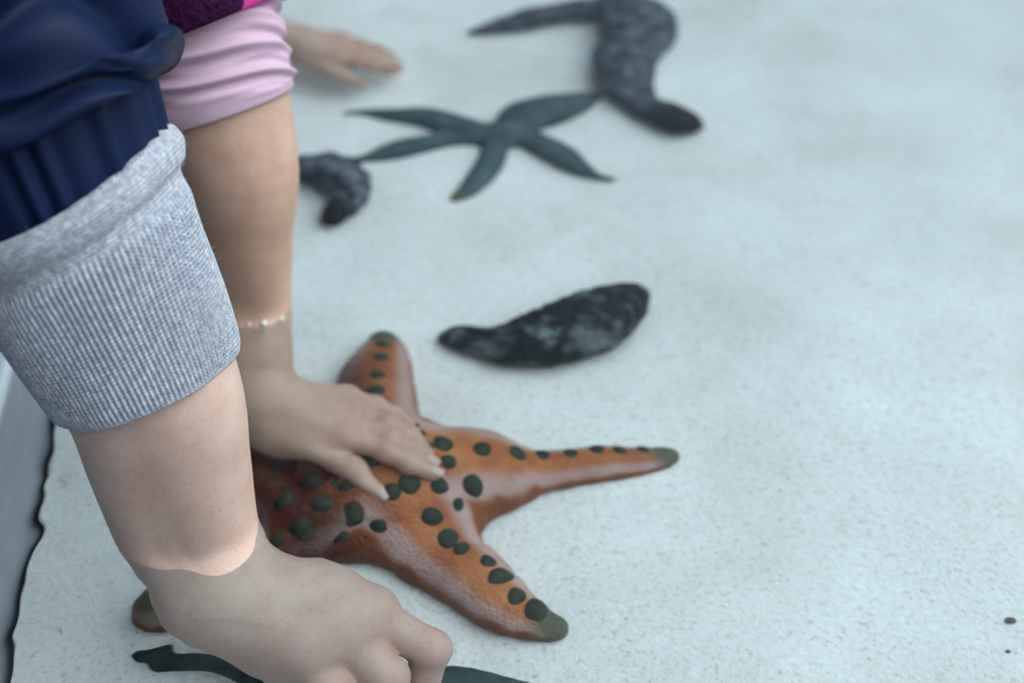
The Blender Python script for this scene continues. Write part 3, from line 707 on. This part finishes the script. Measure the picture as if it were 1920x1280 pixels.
# pink sleeve
pax = [B2 + (B1 - B2) * .28, B2, B3, np.array([-0.172, 0.625, 0.345]), np.array([-0.24, 0.665, 0.43])]
raw = [(0.02, .0345), (0.002, .0365), (0.0, .0380), (0.001, .0395), (0.008, .0410), (0.02, .0405), (0.024, .0392), (0.03, .0408), (0.04, .0395), (0.05, .0410), (0.07, .0400), (0.09, .041), (0.12, .041)]
def pink_fn(S, th, R, u):
    sw = S + 0.006 * np.sin(th + 1.0) + 0.003 * np.sin(2 * th)
    up_ = np.clip((S - 0.004) / 0.006, 0, 1)
    R = R + up_ * (0.0015 * np.sin(sw * 6.283 / 0.0125 + 1.2 * np.sin(2 * th)) + 0.0008 * np.sin(sw * 6.283 / 0.007 + 2.0 * np.sin(3 * th)))
    return R, 0.003 * np.cos(th) + 0.002 * np.sin(2 * th) * up_
sleeve('pink_sleeve', pax, smoothprof(dense(raw, 0.0008), 3), PINK, far, n=300, fn=pink_fn)
def vest_fn(S, th, R, u):
    return R + 0.0012 * np.sin(4 * th + S * 60), 0.010 * np.cos(th) + 0 * S
vax = [B2 + (B3 - B2) * .55, B3, np.array([-0.172, 0.625, 0.345]), np.array([-0.24, 0.665, 0.43]), np.array([-.32, .68, .47])]
_, VL = spline(vax, 10)
sleeve('magenta_sleeve_edge', vax, smoothprof(dense([(0.02, .0415), (0.0, .0425), (0.0, .0450), (0.003, .0462), (0.03, .050), (0.08, .054)], 0.001), 2), MAGENTA, far, n=200, fn=vest_fn)
def fleece_fn(S, th, R, u):
    R, d = vest_fn(S, th, R, u); return R - 0.007 * np.clip((np.cos(th + 0.25) - 0.80) / 0.1, 0, 1) * np.clip((0.06 - S) / 0.02, 0, 1), d
sleeve('fleece_sleeve', vax, smoothprof(dense([(0.004, .0455), (0.0045, .049), (0.02, .0525), (0.07, .058), (VL * .8, .066), (VL, .07)], 0.002), 2), PURPLE, far, n=200, fn=fleece_fn)
torso('fleece_vest', [(-0.50, .74, -.05, .09, .10), (-0.48, .74, .12, .10, .11), (-0.42, .74, .30, .105, .12), (-0.36, .73, .42, .10, .115), (-0.33, .72, .50, .075, .09), (-.32, .71, .54, .04, .05)], PURPLE, far, seed=5)
# droplets where the arm meets the water, their glint painted white
fa = [c for c in far.children if c.name.startswith('arm')][0].data
fb = BVHTree.FromPolygons([v.co for v in fa.vertices], [tuple(q.vertices) for q in fa.polygons])
for i, (x, y, r) in enumerate(((467, 608, .0011), (495, 606, .0018), (529, 598, .0013), (478, 607, .0005), (507, 604, .0007))):
    hit = fb.ray_cast(Vector(CAM), Vector(ray(x, y)))[0]
    p = np.array(hit) - ray(x, y) * r * 0.5 if hit else wat(x, y); V = []; Q = []
    for a_ in range(11):
        for k in range(18):
            a = math.pi * a_ / 10; t = k * 2 * math.pi / 18; V.append((p[0] + r * max(math.sin(a), .005) * math.cos(t), p[1] + r * max(math.sin(a), .005) * math.sin(t), p[2] - r * .9 * math.cos(a)))
    for a_ in range(10):
        for k in range(18): Q.append((a_ * 18 + k, a_ * 18 + (k + 1) % 18, (a_ + 1) * 18 + (k + 1) % 18, (a_ + 1) * 18 + k))
    tag(link('glint_droplet', mesh_np('glint_droplet', V, Q), GLINT_DROP), 'water droplet with its glint painted near-white, on the waterline of the forearm below the pink sleeve', 'droplet', 'droplets at the waterline of the far forearm')

# ---- third hand, furthest away, under water
third = thing('person', (-0.42, 1.0, -0.6), 'furthest person, only a blurred bare hand seen under water behind the pink sleeve', 'person')
w3 = uw(548, 72, 0.062)
tf = [([uw(632, 72, .050), uw(675, 84, .048), uw(705, 92, .040), uw(732, 104, .030)], [.0085, .0070, .0062, .0054]),
      ([uw(636, 86, .052), uw(682, 98, .050), uw(715, 108, .040), uw(744, 120, .030)], [.0088, .0072, .0064, .0055]),
      ([uw(634, 98, .052), uw(680, 110, .049), uw(714, 120, .038), uw(744, 130, .028)], [.0088, .0072, .0064, .0055]),
      ([uw(626, 108, .050), uw(670, 118, .046), uw(702, 127, .036), uw(730, 136, .026)], [.0085, .0070, .0062, .0054])]
tt = ([uw(570, 108, .046), uw(612, 128, .044), uw(648, 145, .034), uw(680, 160, .022)], [.0120, .0085, .0068, .0056])
w3b = np.array([w3[0] - .05, w3[1] + .01, .10]); w3c = np.array([w3[0] - .13, w3[1] + .02, .20])
person_arm('arm', [(w3c, .031, 0), (w3b, .0240, 0), (w3, .0175, 0)], (w3, .0175), [(uw(590, 75, .052), .0135), (uw(585, 98, .050), .0135)], tf, tt, 0.0016, SKIN_FAR, third, [], 0.010)
sleeve('sleeve', [w3b * .35 + w3c * .65, w3c, w3c + np.array([-.06, .0, .10])], dense([(0.01, .033), (0, .034), (0, .037), (0.16, .046)], 0.002), PLAIN, third, n=80)
torso('top', [(-0.50, 1.05, -.05, .09, .12), (-0.48, 1.05, .2, .10, .13), (-0.43, 1.05, .36, .09, .12), (-0.42, 1.05, .42, .04, .06)], PLAIN, third, seed=1)
